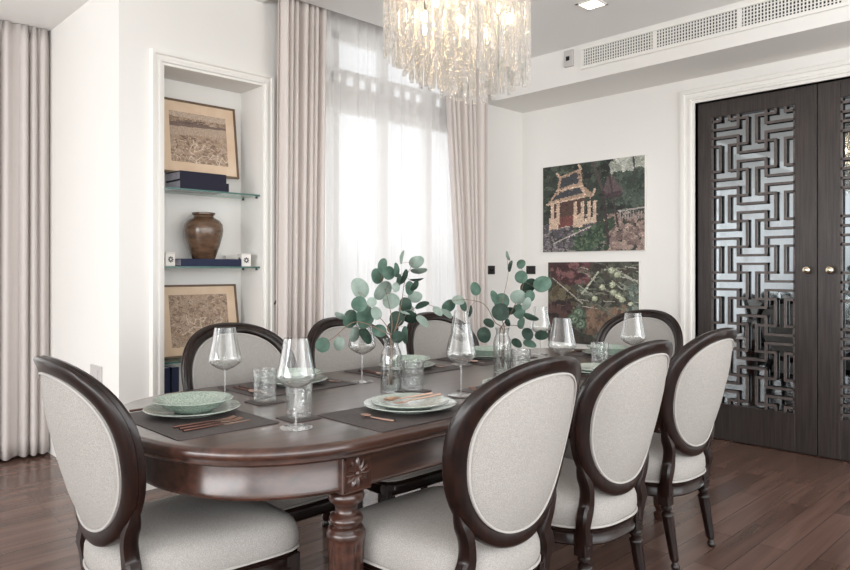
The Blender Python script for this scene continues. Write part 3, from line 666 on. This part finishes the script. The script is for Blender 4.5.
# ---------------------------------------------------------------- dining chairs
def make_chair():
    root = thing('dining_chair', '', 'chair')
    SZ = .346                                  # top of rail
    # seat outline
    def seat_outline(off, z, n=64):
        pts = []
        for k in range(n):
            a = 2*PI*k/n; c_, s_ = math.cos(a), math.sin(a); ex = 8 if s_ > 0 else 2.9
            q = (abs(c_)**ex+abs(s_)**ex)**(-1/ex)
            y_ = q*s_*(.29-off); wv = .272-.045*(1-(y_/.29))/2
            pts.append((q*c_*(wv-off), y_+.024, z))
        return pts
    MB().rings([seat_outline(.03, SZ-.055), seat_outline(.012, SZ-.057), seat_outline(.006, SZ-.05), seat_outline(.012, SZ-.042), seat_outline(.014, SZ-.018), seat_outline(.006, SZ-.012), seat_outline(.004, SZ-.003), seat_outline(.010, SZ), seat_outline(.06, SZ)]).build('seat_rail', M['wood'], root)
    rs_ = [seat_outline(.012, SZ), seat_outline(.006, SZ+.008), seat_outline(.0, SZ+.032), seat_outline(.002, SZ+.064), seat_outline(.012, SZ+.092), seat_outline(.035, SZ+.110), seat_outline(.07, SZ+.121), seat_outline(.12, SZ+.128), seat_outline(.18, SZ+.131), seat_outline(.24, SZ+.132)]
    st = MB().rings(rs_).build('seat_cushion', M['fabric'], root)
    MB().tube(seat_outline(.002, SZ+.009), .0045, 6, True).build('piping', M['piping'], st)
    # oval back
    AX, BZ, ZM, EG, EX = .276, .281, .726, .15, 2.3
    def bk(x_, z_, dy):                        # raked, slightly curved plane; dy<0 towards the rear
        return (x_, -.320-(z_-.726)*.245+1.15*x_*x_+dy, z_)
    def oval(off, dy, n=72):
        o_ = []
        for k in range(n):
            c_, s_ = math.cos(2*PI*k/n), math.sin(2*PI*k/n); q = (abs(c_)**EX+abs(s_)**EX)**(-1/EX)
            o_.append(bk((AX-off)*q*c_*(1+EG*q*s_*(BZ-off)/BZ), ZM+(BZ-off)*q*s_, dy))
        return o_
    pr = [(.046, -.012), (.038, -.017), (.010, -.022), (.003, -.018), (0, -.010), (.004, -.004), (.0, .004), (.002, .014), (.010, .022), (.018, .019), (.026, .024), (.038, .022), (.046, .014)]
    R_ = [oval(a, b) for a, b in pr]; R_.append(R_[0])
    fr_ = MB().rings(R_, False, False).build('back_frame', M['wood'], root)
    pad = [oval(.255, -.033)] + [oval(.043+.2*t, -.011-.022*(1-(1-t)**2.5)) for t in (.9, .7, .5, .35, .2, .1, .03, 0)]
    pad[0] = oval(.255, -.033)
    pf = [oval(.043+.2*t, .012+.028*(1-(1-t)**2.5)) for t in (0, .03, .1, .2, .35, .5, .7, .9)]
    pd = MB().rings(pad+pf).build('back_pad', M['fabric'], root)
    MB().tube(oval(.050, -.016), .0038, 6, True).tube(oval(.050, .018), .0038, 6, True).build('piping', M['piping'], pd)
    # stiles
    for s in (-1, 1):
        path = curve([bk(.232*s, .62, .004), bk(.210*s, .56, .002), bk(.188*s, .50, -.006), (.176*s, -.222, .44), (.192*s, -.222, .395), (.190*s, -.216, .355), (.18*s, -.212, .295)], 6)
        rr_ = []
        for i, p in enumerate(path):
            t = (path[min(i+1, len(path)-1)]-path[max(i-1, 0)]).normalized(); u = Vector((1, 0, 0)); u = (u-t*u.dot(t)).normalized(); v = t.cross(u)
            f = i/len(path); rmp = min(1, .3+f*3.2); hw = .019*rmp+.009*math.exp(-((f-.62)/.16)**2); hd = .021*rmp
            rr_.append([tuple(p+u*hw*a+v*hd*b) for a, b in ((-1, -.6), (-.7, -1), (.7, -1), (1, -.6), (1, .6), (.7, 1), (-.7, 1), (-1, .6))])
        MB().rings(rr_).build('back_stile', M['wood'], root)
    # legs
    prof_ = [(.013, 0), (.017, .006), (.018, .018), (.013, .026), (.011, .034), (.016, .040), (.018, .05), (.0245, .225), (.0255, .236), (.027, .243), (.024, .25), (.015, .256), (.017, .262), (.023, .268), (.024, .276), (.018, .284), (.018, .29)]
    for x_, y_, lean in ((-.228, .268, 0), (.228, .268, 0), (-.175, -.208, -.045), (.175, -.208, -.045)):
        lg = MB().lathe(prof_, 40, (0, 0, 0), flute(8, 6, 7, .12))
        lg.v = [(x_+v[0], y_+v[1]+lean*(1-v[2]/.29), v[2]*.91) for v in lg.v]
        l_ = lg.build('leg', M['wood'], root)
        b_ = .024
        MB().box(x_-b_, x_+b_, y_-b_, y_+b_, .260, SZ-.008).build('leg_block', M['wood'], l_, smooth=False, bevel=.003)
        sg = 1 if y_ > 0 else -1; yy_ = y_+sg*b_; r_ = MB()
        for k in range(8):
            a = 2*PI*k/8; c_, s_ = math.cos(a), math.sin(a); rr_ = []
            for q in range(5):
                t = q/4; w_ = .003*math.sin(PI*(t*.8+.15)); r1 = .003+.014*t
                rr_.append([(x_+r1*c_-v*s_, yy_+sg*g, .299+r1*s_+v*c_) for v, g in ((-w_, -.001), (0, .004*math.sin(PI*t)), (w_, -.001))])
            r_.rings(rr_)
        r_.build('rosette', M['wood'], l_)
    return root
chairs = [
 ((1.609, 1.524), 0, 'oval-back dining chair largest in front of the table, its back to the viewer'),
 ((2.245, 1.545), 0, 'oval-back dining chair on the near side, middle of the three whose backs face the viewer'),
 ((2.94, 1.59), 0, 'oval-back dining chair on the near side, closest to the dark lattice doors'),
 ((1.575, 2.535), PI, 'oval-back dining chair on the far side, in front of the shelf niche'),
 ((2.18, 2.50), PI, 'oval-back dining chair on the far side, middle one, in front of the left window curtain'),
 ((2.80, 2.46), PI, 'oval-back dining chair on the far side in front of the sheer curtain, half behind eucalyptus'),
 ((.984, 2.14), -PI/2, 'oval-back dining chair at the near left end of the table, seen from behind'),
 ((3.57, 2.09), PI/2, 'oval-back dining chair at the far end of the table, below the paintings')]
c0 = make_chair(); c0['group'] = 'oval-back dining chairs around the table'
for i, ((x_, y_), rz, lab) in enumerate(chairs):
    o = c0 if i == 0 else dup(c0)
    o.location = (x_, y_, 0); o.rotation_euler = (0, 0, rz); o['label'] = lab

# ---------------------------------------------------------------- table settings
def mat_obj(x_, y_, rz, w_, d_, label, name='placemat', group='leather placemats'):
    m = MB(); rg = []
    def rr(o_, z_):
        pts = []; r = .012
        for cx, cy, a0 in ((w_/2-r, d_/2-r, 0), (-w_/2+r, d_/2-r, PI/2), (-w_/2+r, -d_/2+r, PI), (w_/2-r, -d_/2+r, 3*PI/2)):
            for k in range(5): a = a0+PI/2*k/4; pts.append((cx+(r-o_)*math.cos(a), cy+(r-o_)*math.sin(a), z_))
        return pts
    m.rings([rr(0, 0), rr(0, .0025), rr(.001, .003), rr(.004, .003), rr(.005, .0026), rr(.006, .003)])
    o = m.build(name, M['leather'], loc=(x_, y_, TZ+.0003)); o.rotation_euler = (0, 0, rz); tag(o, label, 'placemat' if name == 'placemat' else 'coaster', group); return o
mats = [((1.045, 2.15), PI/2, 'at the near left end of the table'), ((1.60, 1.75), 0, 'at the large front chair'), ((2.29, 1.755), 0, 'at the middle near-side chair'),
        ((2.90, 1.755), 0, 'at the near-side chair closest to the doors'), ((1.63, 2.50), 0, 'on the far side in front of the niche chair'), ((2.29, 2.50), 0, 'on the far side before the middle chair'),
        ((2.92, 2.50), 0, 'on the far side before the sheer curtain'), ((3.53, 2.13), PI/2, 'at the far end of the table')]
for (p, rz, l) in mats: mat_obj(p[0], p[1], rz, .48, .34, 'dark brown leather placemat '+l)
PL = {'dinner_plate': (.155, [(.001, .0), (.085, 0), (.088, .003), (.12, .010), (.155, .020), (.157, .022), (.155, .024), (.12, .0145), (.09, .0075), (.03, .006), (.0005, .006)], 'celadon'),
      'salad_plate': (.13, [(.001, 0), (.07, 0), (.073, .003), (.10, .009), (.130, .019), (.132, .021), (.130, .023), (.10, .0135), (.075, .0075), (.03, .006), (.0005, .006)], 'celadon'),
      'shallow_bowl': (.13, [(.001, 0), (.06, 0), (.064, .003), (.095, .018), (.112, .034), (.130, .040), (.132, .042), (.130, .044), (.110, .039), (.09, .024), (.06, .010), (.0005, .008)], 'celadon2')}
proto = {}
def plate(kind, x_, y_, z_, label, sc=1, cat=None, grp=None):
    if kind not in proto:
        r, pf_, m_ = PL[kind]
        o = MB().lathe(pf_, 72, mod=lambda i, a: 1+(.006*math.cos(24*a) if 4 <= i <= 6 else 0), cap1=False).build(kind, M[m_]); proto[kind] = o
    else: o = dup(proto[kind])
    o.location = (x_, y_, z_); o.scale = (sc, sc, 1)
    tag(o, label, cat or ('bowl' if 'bowl' in kind else 'plate'), grp or kind.replace('_', ' ')+'s in the place settings')
    return o
zt = TZ+.0036
sets = [((1.075, 2.235), 'near left end setting', 'shallow_bowl', 1.0), ((1.655, 1.775), 'front chair setting', 'salad_plate', 1.04), ((2.27, 1.78), 'middle near-side setting', 'salad_plate', .95),
        ((2.86, 1.765), 'near-side setting closest to the doors', 'salad_plate', .95), ((1.665, 2.51), 'far-side setting before the niche', 'shallow_bowl', .9),
        ((2.33, 2.52), 'far-side middle setting behind the near vase', 'shallow_bowl', .9), ((2.94, 2.52), 'far-side setting before the sheer curtain', 'shallow_bowl', .9), ((3.50, 2.1), 'far end setting', 'shallow_bowl', .9)]
for (p, l, k, s_) in sets:
    plate('dinner_plate', p[0], p[1], zt, 'pale green celadon dinner plate, lower one of the %s' % l, s_)
    plate(k, p[0]+.004, p[1]+.003, zt+.0085 if k != 'shallow_bowl' else zt+.0075, 'pale green celadon %s stacked in the %s' % (k.replace('_', ' '), l), s_)

# cutlery: built along +x, handle first
def cutlery(kind, m_):
    r = thing(kind, '', 'cutlery')
    Lh = .125
    if kind == 'teaspoon': Lh = .09
    Lh = Lh*1.08
    MB().tube([(0, 0, .003), (Lh*.5, 0, .0032), (Lh, 0, .0045)], .0026, 8, rr=[.0042, .0036, .0026]).build('handle', m_, r)
    h = MB()
    if 'spoon' in kind:
        a, b = (.034, .022) if kind == 'tablespoon' else (.02, .013)
        rg = []
        for q in range(7):
            t = q/6; rg.append([(Lh+a+a*max(.02, t)*math.cos(2*PI*k/28), b*max(.02, t)*math.sin(2*PI*k/28), .0015+.0075*t*t) for k in range(28)])
        rg2 = [[(p[0], p[1], p[2]+.0012) for p in g] for g in rg[::-1]]
        h.rings(rg+rg2); h.build('spoon_bowl', M['copper'], r)
    elif kind == 'fork':
        h.rings([[(Lh+x__, -w_, z__), (Lh+x__, w_, z__), (Lh+x__, w_, z__+.0015), (Lh+x__, -w_, z__+.0015)] for x__, w_, z__ in ((-.002, .002, .0035), (.012, .007, .0025), (.022, .0105, .002), (.03, .0115, .002))])
        for q in (-.0099, -.0033, .0033, .0099): h.tube([(Lh+.029, q, .003), (Lh+.05, q, .0032), (Lh+.072, q*.95, .008)], .0013, 6)
        h.build('tines', M['copper'], r)
    else:
        h.rings([[(Lh+x__, -w_, z_), (Lh+x__, w_*.6, z_), (Lh+x__, w_*.6, z_+.0015), (Lh+x__, -w_, z_+.0015)] for x__, w_, z_ in ((-.002, .002, .0025), (.01, .008, .0012), (.05, .0095, .001), (.085, .006, .001), (.095, .001, .001))])
        h.build('blade', M['copper'], r)
    return r
protoC = {}
def cut(kind, x_, y_, rz, label, z_=zt, m_='copper', tilt=0, group='rose gold cutlery'):
    k = (kind, m_)
    o = dup(protoC[k]) if k in protoC else cutlery(kind, M[m_])
    protoC.setdefault(k, o); o.location = (x_, y_, z_); o.rotation_euler = (0, tilt, rz); tag(o, label, kind if kind in ('fork', 'knife') else 'spoon', group); return o
# near left end setting: handles towards the chair, heads towards the table centre
ex, ey = P(187, 438, TZ); print('P', ex, ey)
cut('fork', .935, 2.03, -.02, 'rose gold fork nearest the table edge beside the green bowl', m_='copper_dark')
cut('fork', .93, 2.065, -.03, 'rose gold fork between plate and outer fork beside the green bowl', m_='copper_dark')
cut('knife', .93, 2.00-.005, .02, 'copper knife lying along the placemat edge, left end setting', m_='copper_dark')
cut('knife', .93, 2.405, 0, 'dark copper knife left of the green bowl at the near left end', m_='copper_dark')
cut('tablespoon', 1.79, 1.80, PI*.93, 'rose gold serving spoon lying across the front plate', z_=.7955, tilt=.06)
cut('fork', 1.80, 1.765, PI*.96, 'rose gold fork lying beside the spoon on the front plate', z_=.7955, tilt=.06)
cut('teaspoon', 1.475, 1.655, PI*.56, 'small rose gold teaspoon on the placemat left of the front plate')
def gen(cx, cy, rz, l):
    c_, s_ = math.cos(rz), math.sin(rz)
    for kind, dx in (('fork', -.185), ('knife', .175), ('tablespoon', .20)):
        x_, y_ = dx, -.10; cut(kind, cx+x_*c_-y_*s_, cy+x_*s_+y_*c_, rz+PI/2, 'dark metal %s %s of the plate in the %s' % (kind, 'left' if dx < 0 else ('right' if kind == 'knife' else 'far right'), l), m_='copper_dark', group='cutlery beside the plates')
gen(2.29, 1.79, 0, 'middle near-side setting'); gen(2.90, 1.77, 0, 'near-side setting by the doors')
gen(1.63, 2.50, PI, 'far-side setting by the niche'); gen(2.29, 2.50, PI, 'far-side middle setting'); gen(2.92, 2.50, PI, 'far-side setting by the sheer curtain')
gen(3.53, 2.13, PI/2, 'far end setting')

# glasses
def wine_glass():
    r = thing('wine_glass', '', 'glass')
    bowl = [(.0045, .118), (.012, .121), (.035, .132), (.056, .148), (.0605, .158), (.059, .168), (.052, .20), (.044, .24), (.0375, .278), (.0368, .2785), (.0432, .24), (.0512, .20), (.0582, .168), (.0597, .158), (.0552, .149), (.0345, .1335), (.011, .1235), (.001, .122)]
    MB().lathe(bowl, 48, cap0=False, cap1=False).build('bowl', M['glass'], r)
    MB().lathe([(.004, .006), (.0034, .012), (.0031, .06), (.0034, .108), (.0055, .1185)], 16, cap0=False, cap1=False).build('stem', M['stem_glass'], r)
    MB().lathe([(.001, 0), (.0505, 0), (.0515, .001), (.0505, .002), (.02, .0035), (.008, .006), (.004, .0085)], 48, cap1=False).build('foot', M['stem_glass'], r)
    return r
def tumbler():
    r = thing('cut_glass_tumbler', '', 'glass')
    def mod(i, a):
        return 1 + (.07*abs(math.cos(9*a))-.02 if i in (3, 5) else (.07*abs(math.sin(9*a))-.03 if i in (4, 6) else (.03*abs(math.cos(9*a)) if i == 7 else 0)))
    MB().lathe([(.001, 0), (.036, 0), (.040, .003), (.041, .012), (.0395, .02), (.041, .028), (.040, .036), (.0405, .045), (.043, .085), (.0445, .118), (.0435, .1185), (.042, .085), (.0385, .045), (.037, .03), (.034, .022), (.001, .02)], 64, mod=mod, cap1=False).build('glass_body', M['cut_glass'], r)
    MB().lathe([(.044, .117), (.0448, .1178), (.0442, .119), (.0432, .118)], 48, cap0=False, cap1=False).build('rim', M['glass'], r)
    return r
def vase():
    r = thing('glass_vase', '', 'vase')
    MB().lathe([(.001, 0), (.042, 0), (.044, .003), (.044, .08), (.0435, .14), (.038, .165), (.031, .182), (.029, .192), (.031, .205), (.035, .215), (.034, .2155), (.030, .205), (.0275, .192), (.0295, .181), (.036, .164), (.041, .14), (.041, .02), (.038, .012), (.001, .011)], 48, cap1=False).build('glass_body', M['cut_glass2'], r)
    MB().lathe([(.001, .0125), (.0395, .0125), (.0398, .095), (.001, .0952)], 32, cap1=False).build('water', M['water'], r)
    return r
M['cut_glass2'] = glass_mat('ribbed_glass', (.98, .99, .985, 1), .04, .8, .03, .01, (30, .25))
wines = [(P(296, 428, TZ), 'tall wine glass closest to the viewer, in front of a cut tumbler'), (P(225, 403, TZ), 'wine glass standing before the chair at the shelf niche'),
         (P(362, 382, TZ), 'wine glass under the leftmost eucalyptus leaves, before the middle far chair'), (P(461, 396, TZ), 'wine glass right of the front plate and spoon'),
         ((2.62, 2.42), 'wine glass half hidden behind the glass right of the front plate'), (P(562, 383, TZ), 'larger of the two wine glasses before the fruit painting'),
         ((3.27, 2.40), 'wine glass farthest back, left of the fruit painting edge'), (P(633, 371, TZ), 'wine glass before the chair at the far table end')]
g0 = wine_glass()
for i, (p, l) in enumerate(wines):
    o = g0 if i == 0 else dup(g0); o.location = (p[0], p[1], TZ+(.0004 if i not in (3, 5, 7, 4) else .0038)); tag(o, l, group='wine glasses on the table')
tums = [(P(299, 417, TZ+.004), 'cut glass tumbler behind the closest wine glass'), (P(265, 401, TZ+.004), 'cut glass tumbler right of the green bowl'), (P(413, 391, TZ), 'cut glass tumbler beside the near vase, behind the front plate'),
        (P(521, 376, TZ), 'cut glass tumbler beside the far vase'), (P(600, 367, TZ), 'cut glass tumbler behind the middle near-side chair')]
t0 = tumbler()
for i, (p, l) in enumerate(tums):
    o = t0 if i == 0 else dup(t0); o.location = (p[0], p[1], TZ+.0036); tag(o, l, group='cut glass tumblers')
    mat_obj(p[0], p[1], 0, .115, .115, 'dark leather coaster under the '+l, 'coaster', 'leather coasters')
v0 = vase(); V1 = (1.835, 2.075); V2 = (2.56, 2.10)
v0.location = (V1[0], V1[1], TZ+.0003); tag(v0, 'clear glass bottle vase with eucalyptus, closer to the viewer', group='glass vases')
v1 = dup(v0, (V2[0], V2[1], TZ+.0003), label='clear glass bottle vase with eucalyptus, farther down the table')

# eucalyptus: leaves are placed around the vase, px are directions, each at its own distance
def pt(px, py, d):
    return Vector((d*(CC+SS*(px-425)/692), d*(SS-CC*(px-425)/692), 1.25+(270-py)/692*d))
Fv = Vector((CC, SS, 0)); Rv = Vector((SS, -CC, 0)); Uv = Vector((0, 0, 1))
def branch(vase_xy, d0, stem_px, leaves, label, grp, seed):
    rnd = random.Random(seed); r = thing('eucalyptus_branch', label, 'branch', (vase_xy[0], vase_xy[1], TZ+.02), 0, grp)
    O = r.location.copy()
    base = Vector((vase_xy[0]+rnd.uniform(-.015, .015), vase_xy[1]+rnd.uniform(-.015, .015), TZ+.03))
    neck = Vector((vase_xy[0]+rnd.uniform(-.012, .012), vase_xy[1]+rnd.uniform(-.012, .012), TZ+.2))
    pts = [base, neck]
    for (px, py, dd) in stem_px: pts.append(pt(px, py, d0+dd))
    path = curve(pts, 8); n = len(path)
    st = MB().tube([p-O for p in path], .002, 6, rr=[.0026-.0017*i/n for i in range(n)])
    groups = {'leaf': MB(), 'leaf_pale': MB(), 'leaf_dark': MB()}
    for (px, py, rx, ry, ang, kind) in leaves:
        dd = d0+rnd.uniform(-.05, .05)
        c_ = pt(px, py, dd); sc = dd/692
        near = min(path[8:], key=lambda q: (q-c_).length)
        # shift leaf depth to that of its stem
        mr_ = max(rx, ry)*sc; mn = min(rx, ry)*sc
        turn = math.acos(max(-1, min(1, mn/mr_/.92)))*rnd.choice((-1, 1)) if mn/mr_ < .8 else rnd.uniform(-.3, .3)
        a = math.radians(ang)
        ax = (Rv*math.cos(a)+Uv*math.sin(a)) if rx >= ry else (Rv*-math.sin(a)+Uv*math.cos(a))
        sd = Fv.cross(ax).normalized()
        ax = ax.normalized()
        wide = mr_ * (.92 if mn/mr_ < .8 else mn/mr_)
        sdt = (sd*math.cos(turn)+Fv*math.sin(turn)).normalized(); nrm = ax.cross(sdt).normalized()
        tw = rnd.uniform(-.25, .25); ax = (ax*math.cos(tw)+nrm*math.sin(tw)).normalized(); nrm = ax.cross(sdt).normalized()
        if (near-c_).dot(ax) > 0: ax = -ax
        vs = []; fs = []; nn = 20
        for lay, th_ in ((0, .0004), (1, -.0004)):
            vs.append(c_-O+nrm*(th_-.004))
            for ring in (.55, 1):
                for k in range(nn):
                    t = 2*PI*k/nn; q = 1-.06*math.cos(t)
                    vs.append(c_-O+ax*mr_*ring*math.cos(t)+sdt*wide*ring*math.sin(t)*q+nrm*(th_-.004+.006*ring*ring+.002*math.cos(2*t)))
        m1 = 1+2*nn
        for o_ in (0, m1):
            for k in range(nn):
                k2 = (k+1) % nn; fs.append((o_, o_+1+k, o_+1+k2)); fs.append((o_+1+k, o_+1+nn+k, o_+1+nn+k2, o_+1+k2))
        for k in range(nn): k2 = (k+1) % nn; fs.append((1+nn+k, 1+nn+k2, m1+1+nn+k2, m1+1+nn+k))
        groups[kind].add(vs, fs)
        b_ = c_-ax*mr_*.95
        st.tube([near-O, (near-O)*.5+(b_-O)*.5+Vector((0, 0, .004)), b_-O], .0007, 5)
    st.build('stem', M['stem'], r)
    for k, nm in (('leaf', 'foliage'), ('leaf_pale', 'pale_foliage'), ('leaf_dark', 'dark_foliage')):
        if groups[k].v: groups[k].build(nm, M[k], r)
g1 = 'eucalyptus branches in the near vase'; g2 = 'eucalyptus branches in the far vase'
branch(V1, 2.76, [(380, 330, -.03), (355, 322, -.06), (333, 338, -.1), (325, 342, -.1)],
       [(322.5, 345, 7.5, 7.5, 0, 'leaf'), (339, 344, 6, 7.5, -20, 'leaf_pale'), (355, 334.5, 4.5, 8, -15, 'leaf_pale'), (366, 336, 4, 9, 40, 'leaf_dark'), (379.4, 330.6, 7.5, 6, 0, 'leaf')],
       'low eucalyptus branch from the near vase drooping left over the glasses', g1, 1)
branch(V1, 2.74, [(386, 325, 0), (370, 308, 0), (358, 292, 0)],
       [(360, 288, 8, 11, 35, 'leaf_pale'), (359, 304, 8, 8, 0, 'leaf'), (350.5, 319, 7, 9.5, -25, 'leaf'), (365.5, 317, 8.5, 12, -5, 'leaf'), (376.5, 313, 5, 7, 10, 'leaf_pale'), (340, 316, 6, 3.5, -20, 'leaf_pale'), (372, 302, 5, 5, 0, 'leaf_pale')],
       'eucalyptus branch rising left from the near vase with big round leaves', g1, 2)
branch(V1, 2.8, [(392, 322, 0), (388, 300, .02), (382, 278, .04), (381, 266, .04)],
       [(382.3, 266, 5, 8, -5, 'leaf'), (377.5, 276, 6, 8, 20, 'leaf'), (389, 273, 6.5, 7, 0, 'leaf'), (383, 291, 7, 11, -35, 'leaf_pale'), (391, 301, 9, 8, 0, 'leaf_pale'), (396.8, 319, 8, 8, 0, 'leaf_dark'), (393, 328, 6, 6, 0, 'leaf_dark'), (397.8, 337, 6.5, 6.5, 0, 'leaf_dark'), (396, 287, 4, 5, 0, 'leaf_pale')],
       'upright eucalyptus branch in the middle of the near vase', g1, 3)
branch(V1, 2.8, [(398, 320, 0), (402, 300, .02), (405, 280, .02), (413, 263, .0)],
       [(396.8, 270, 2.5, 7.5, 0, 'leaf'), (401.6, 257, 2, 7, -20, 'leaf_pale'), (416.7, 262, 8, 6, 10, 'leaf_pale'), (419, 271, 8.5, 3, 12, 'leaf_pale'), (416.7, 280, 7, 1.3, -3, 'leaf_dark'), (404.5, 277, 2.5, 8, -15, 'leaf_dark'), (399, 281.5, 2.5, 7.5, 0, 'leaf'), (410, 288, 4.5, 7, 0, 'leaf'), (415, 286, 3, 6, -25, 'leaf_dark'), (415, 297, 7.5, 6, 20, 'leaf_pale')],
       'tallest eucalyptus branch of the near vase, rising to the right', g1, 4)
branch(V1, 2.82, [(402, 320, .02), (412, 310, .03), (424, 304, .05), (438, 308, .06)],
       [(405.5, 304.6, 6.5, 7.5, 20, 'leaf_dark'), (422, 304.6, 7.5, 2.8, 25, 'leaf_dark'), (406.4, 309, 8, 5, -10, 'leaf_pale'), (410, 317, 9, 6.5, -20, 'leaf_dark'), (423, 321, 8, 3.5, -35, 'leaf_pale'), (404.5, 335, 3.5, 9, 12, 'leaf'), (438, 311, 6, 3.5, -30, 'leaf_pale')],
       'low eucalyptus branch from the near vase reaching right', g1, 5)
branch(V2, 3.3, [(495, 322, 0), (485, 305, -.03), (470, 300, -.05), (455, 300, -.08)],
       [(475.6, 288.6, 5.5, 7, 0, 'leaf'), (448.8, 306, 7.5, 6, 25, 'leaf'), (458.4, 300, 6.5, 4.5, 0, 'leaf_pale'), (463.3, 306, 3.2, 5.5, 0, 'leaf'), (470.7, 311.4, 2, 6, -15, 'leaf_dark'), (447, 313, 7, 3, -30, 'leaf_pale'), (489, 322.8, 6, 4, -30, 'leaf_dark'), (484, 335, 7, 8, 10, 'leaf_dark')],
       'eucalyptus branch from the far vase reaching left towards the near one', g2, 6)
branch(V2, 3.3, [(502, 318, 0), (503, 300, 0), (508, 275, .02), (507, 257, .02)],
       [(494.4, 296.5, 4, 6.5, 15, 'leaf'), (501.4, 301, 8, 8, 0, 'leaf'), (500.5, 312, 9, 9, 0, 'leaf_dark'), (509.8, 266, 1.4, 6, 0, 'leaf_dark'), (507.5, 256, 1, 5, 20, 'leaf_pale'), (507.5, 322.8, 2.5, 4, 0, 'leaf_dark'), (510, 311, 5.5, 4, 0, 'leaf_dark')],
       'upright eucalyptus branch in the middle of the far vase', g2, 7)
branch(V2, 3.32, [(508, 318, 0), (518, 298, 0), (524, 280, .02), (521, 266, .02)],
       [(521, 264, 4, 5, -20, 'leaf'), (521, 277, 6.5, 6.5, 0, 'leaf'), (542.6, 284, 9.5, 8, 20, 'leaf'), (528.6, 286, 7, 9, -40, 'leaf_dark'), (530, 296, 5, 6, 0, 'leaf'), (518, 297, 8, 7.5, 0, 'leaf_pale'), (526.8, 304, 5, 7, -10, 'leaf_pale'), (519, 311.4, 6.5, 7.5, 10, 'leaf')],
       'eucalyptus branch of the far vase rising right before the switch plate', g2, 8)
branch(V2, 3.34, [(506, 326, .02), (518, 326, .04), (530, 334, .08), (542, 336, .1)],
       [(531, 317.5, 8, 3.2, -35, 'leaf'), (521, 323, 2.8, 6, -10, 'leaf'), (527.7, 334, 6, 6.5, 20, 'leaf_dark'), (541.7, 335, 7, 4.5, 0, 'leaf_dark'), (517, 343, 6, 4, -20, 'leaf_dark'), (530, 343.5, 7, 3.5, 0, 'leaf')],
       'low dark eucalyptus branch of the far vase drooping right', g2, 9)

# ---------------------------------------------------------------- chandelier
ch = thing('chandelier', 'round chandelier of long hanging crystal rods glowing warm above the table', 'chandelier', (TX, TY, 0))
MB().lathe([(.001, 2.72), (.35, 2.72), (.352, 2.725), (.352, 2.75), (.35, 2.755), (.001, 2.755)], 48).build('ceiling_plate', M['steel'], ch)
MB().lathe([(.012, 2.755), (.012, 2.94), (.06, 2.945), (.06, ZC)], 24).build('hanging_rod', M['steel'], ch)
rods = []
for r_, n_, zb in ((.325, 46, 2.165), (.275, 38, 2.14), (.225, 32, 2.115), (.175, 25, 2.085), (.125, 18, 2.055), (.07, 10, 2.04)):
    for k in range(n_):
        a = 2*PI*(k+random.uniform(-.2, .2))/n_; x_, y_ = r_*math.cos(a), r_*math.sin(a)
        l_ = (x_*SS-y_*CC)/.335
        rods.append((x_, y_, zb-.055*l_+random.choice((-.02, 0, .015))+random.uniform(-.01, .01)))
rods.sort(key=lambda q: (q[0]*CC+q[1]*SS) - 3*math.hypot(q[0], q[1]))
def rod(mb, x_, y_, zb):
    w_ = random.uniform(.008, .0115); a0 = random.uniform(0, PI); segs = 4
    z = zb; top_ = 2.722
    rg = []
    nseg = max(3, int((top_-zb)/.09))
    for i in range(nseg):
        z0 = zb+(top_-zb)*i/nseg; z1 = zb+(top_-zb)*(i+1)/nseg
        for zz, ww_ in ((z0, .5 if i else 1), (z0+.008, 1), (z1-.008, 1)):
            tw = a0+.5*i
            rg.append([(x_+w_*ww_*math.cos(tw+PI/2*k), y_+w_*ww_*math.sin(tw+PI/2*k), zz) for k in range(4)])
    mb.rings(rg)
for i, q in enumerate(rods[:100]):
    mb = MB(); rod(mb, *q); mb.build('crystal_rod', M['crystal'], ch, smooth=False)
mb = MB()
for q in rods[100:]: rod(mb, *q)
tag(mb.build('crystal_rods', M['crystal'], ch, smooth=False), kind='stuff')
for k in range(20):
    a = 2*PI*k/20; r_ = (.25, .10, .20, .15)[k % 4]; zz = (2.42, 2.32, 2.55)[k % 3]
    MB().lathe([(.001, 0), (.009, .006), (.013, .02), (.011, .036), (.004, .046), (.001, .047)], 12, (r_*math.cos(a), r_*math.sin(a), zz)).build('bulb', M['bulb'], ch)
for k in range(20):
    a = 2*PI*k/20; r_ = (.25, .10, .20, .15)[k % 4]; zz = (2.42, 2.32, 2.55)[k % 3]
    MB().tube([(r_*math.cos(a), r_*math.sin(a), zz+.046), (r_*math.cos(a), r_*math.sin(a), 2.722)], .0025, 6).build('bulb_holder', M['steel'], ch)
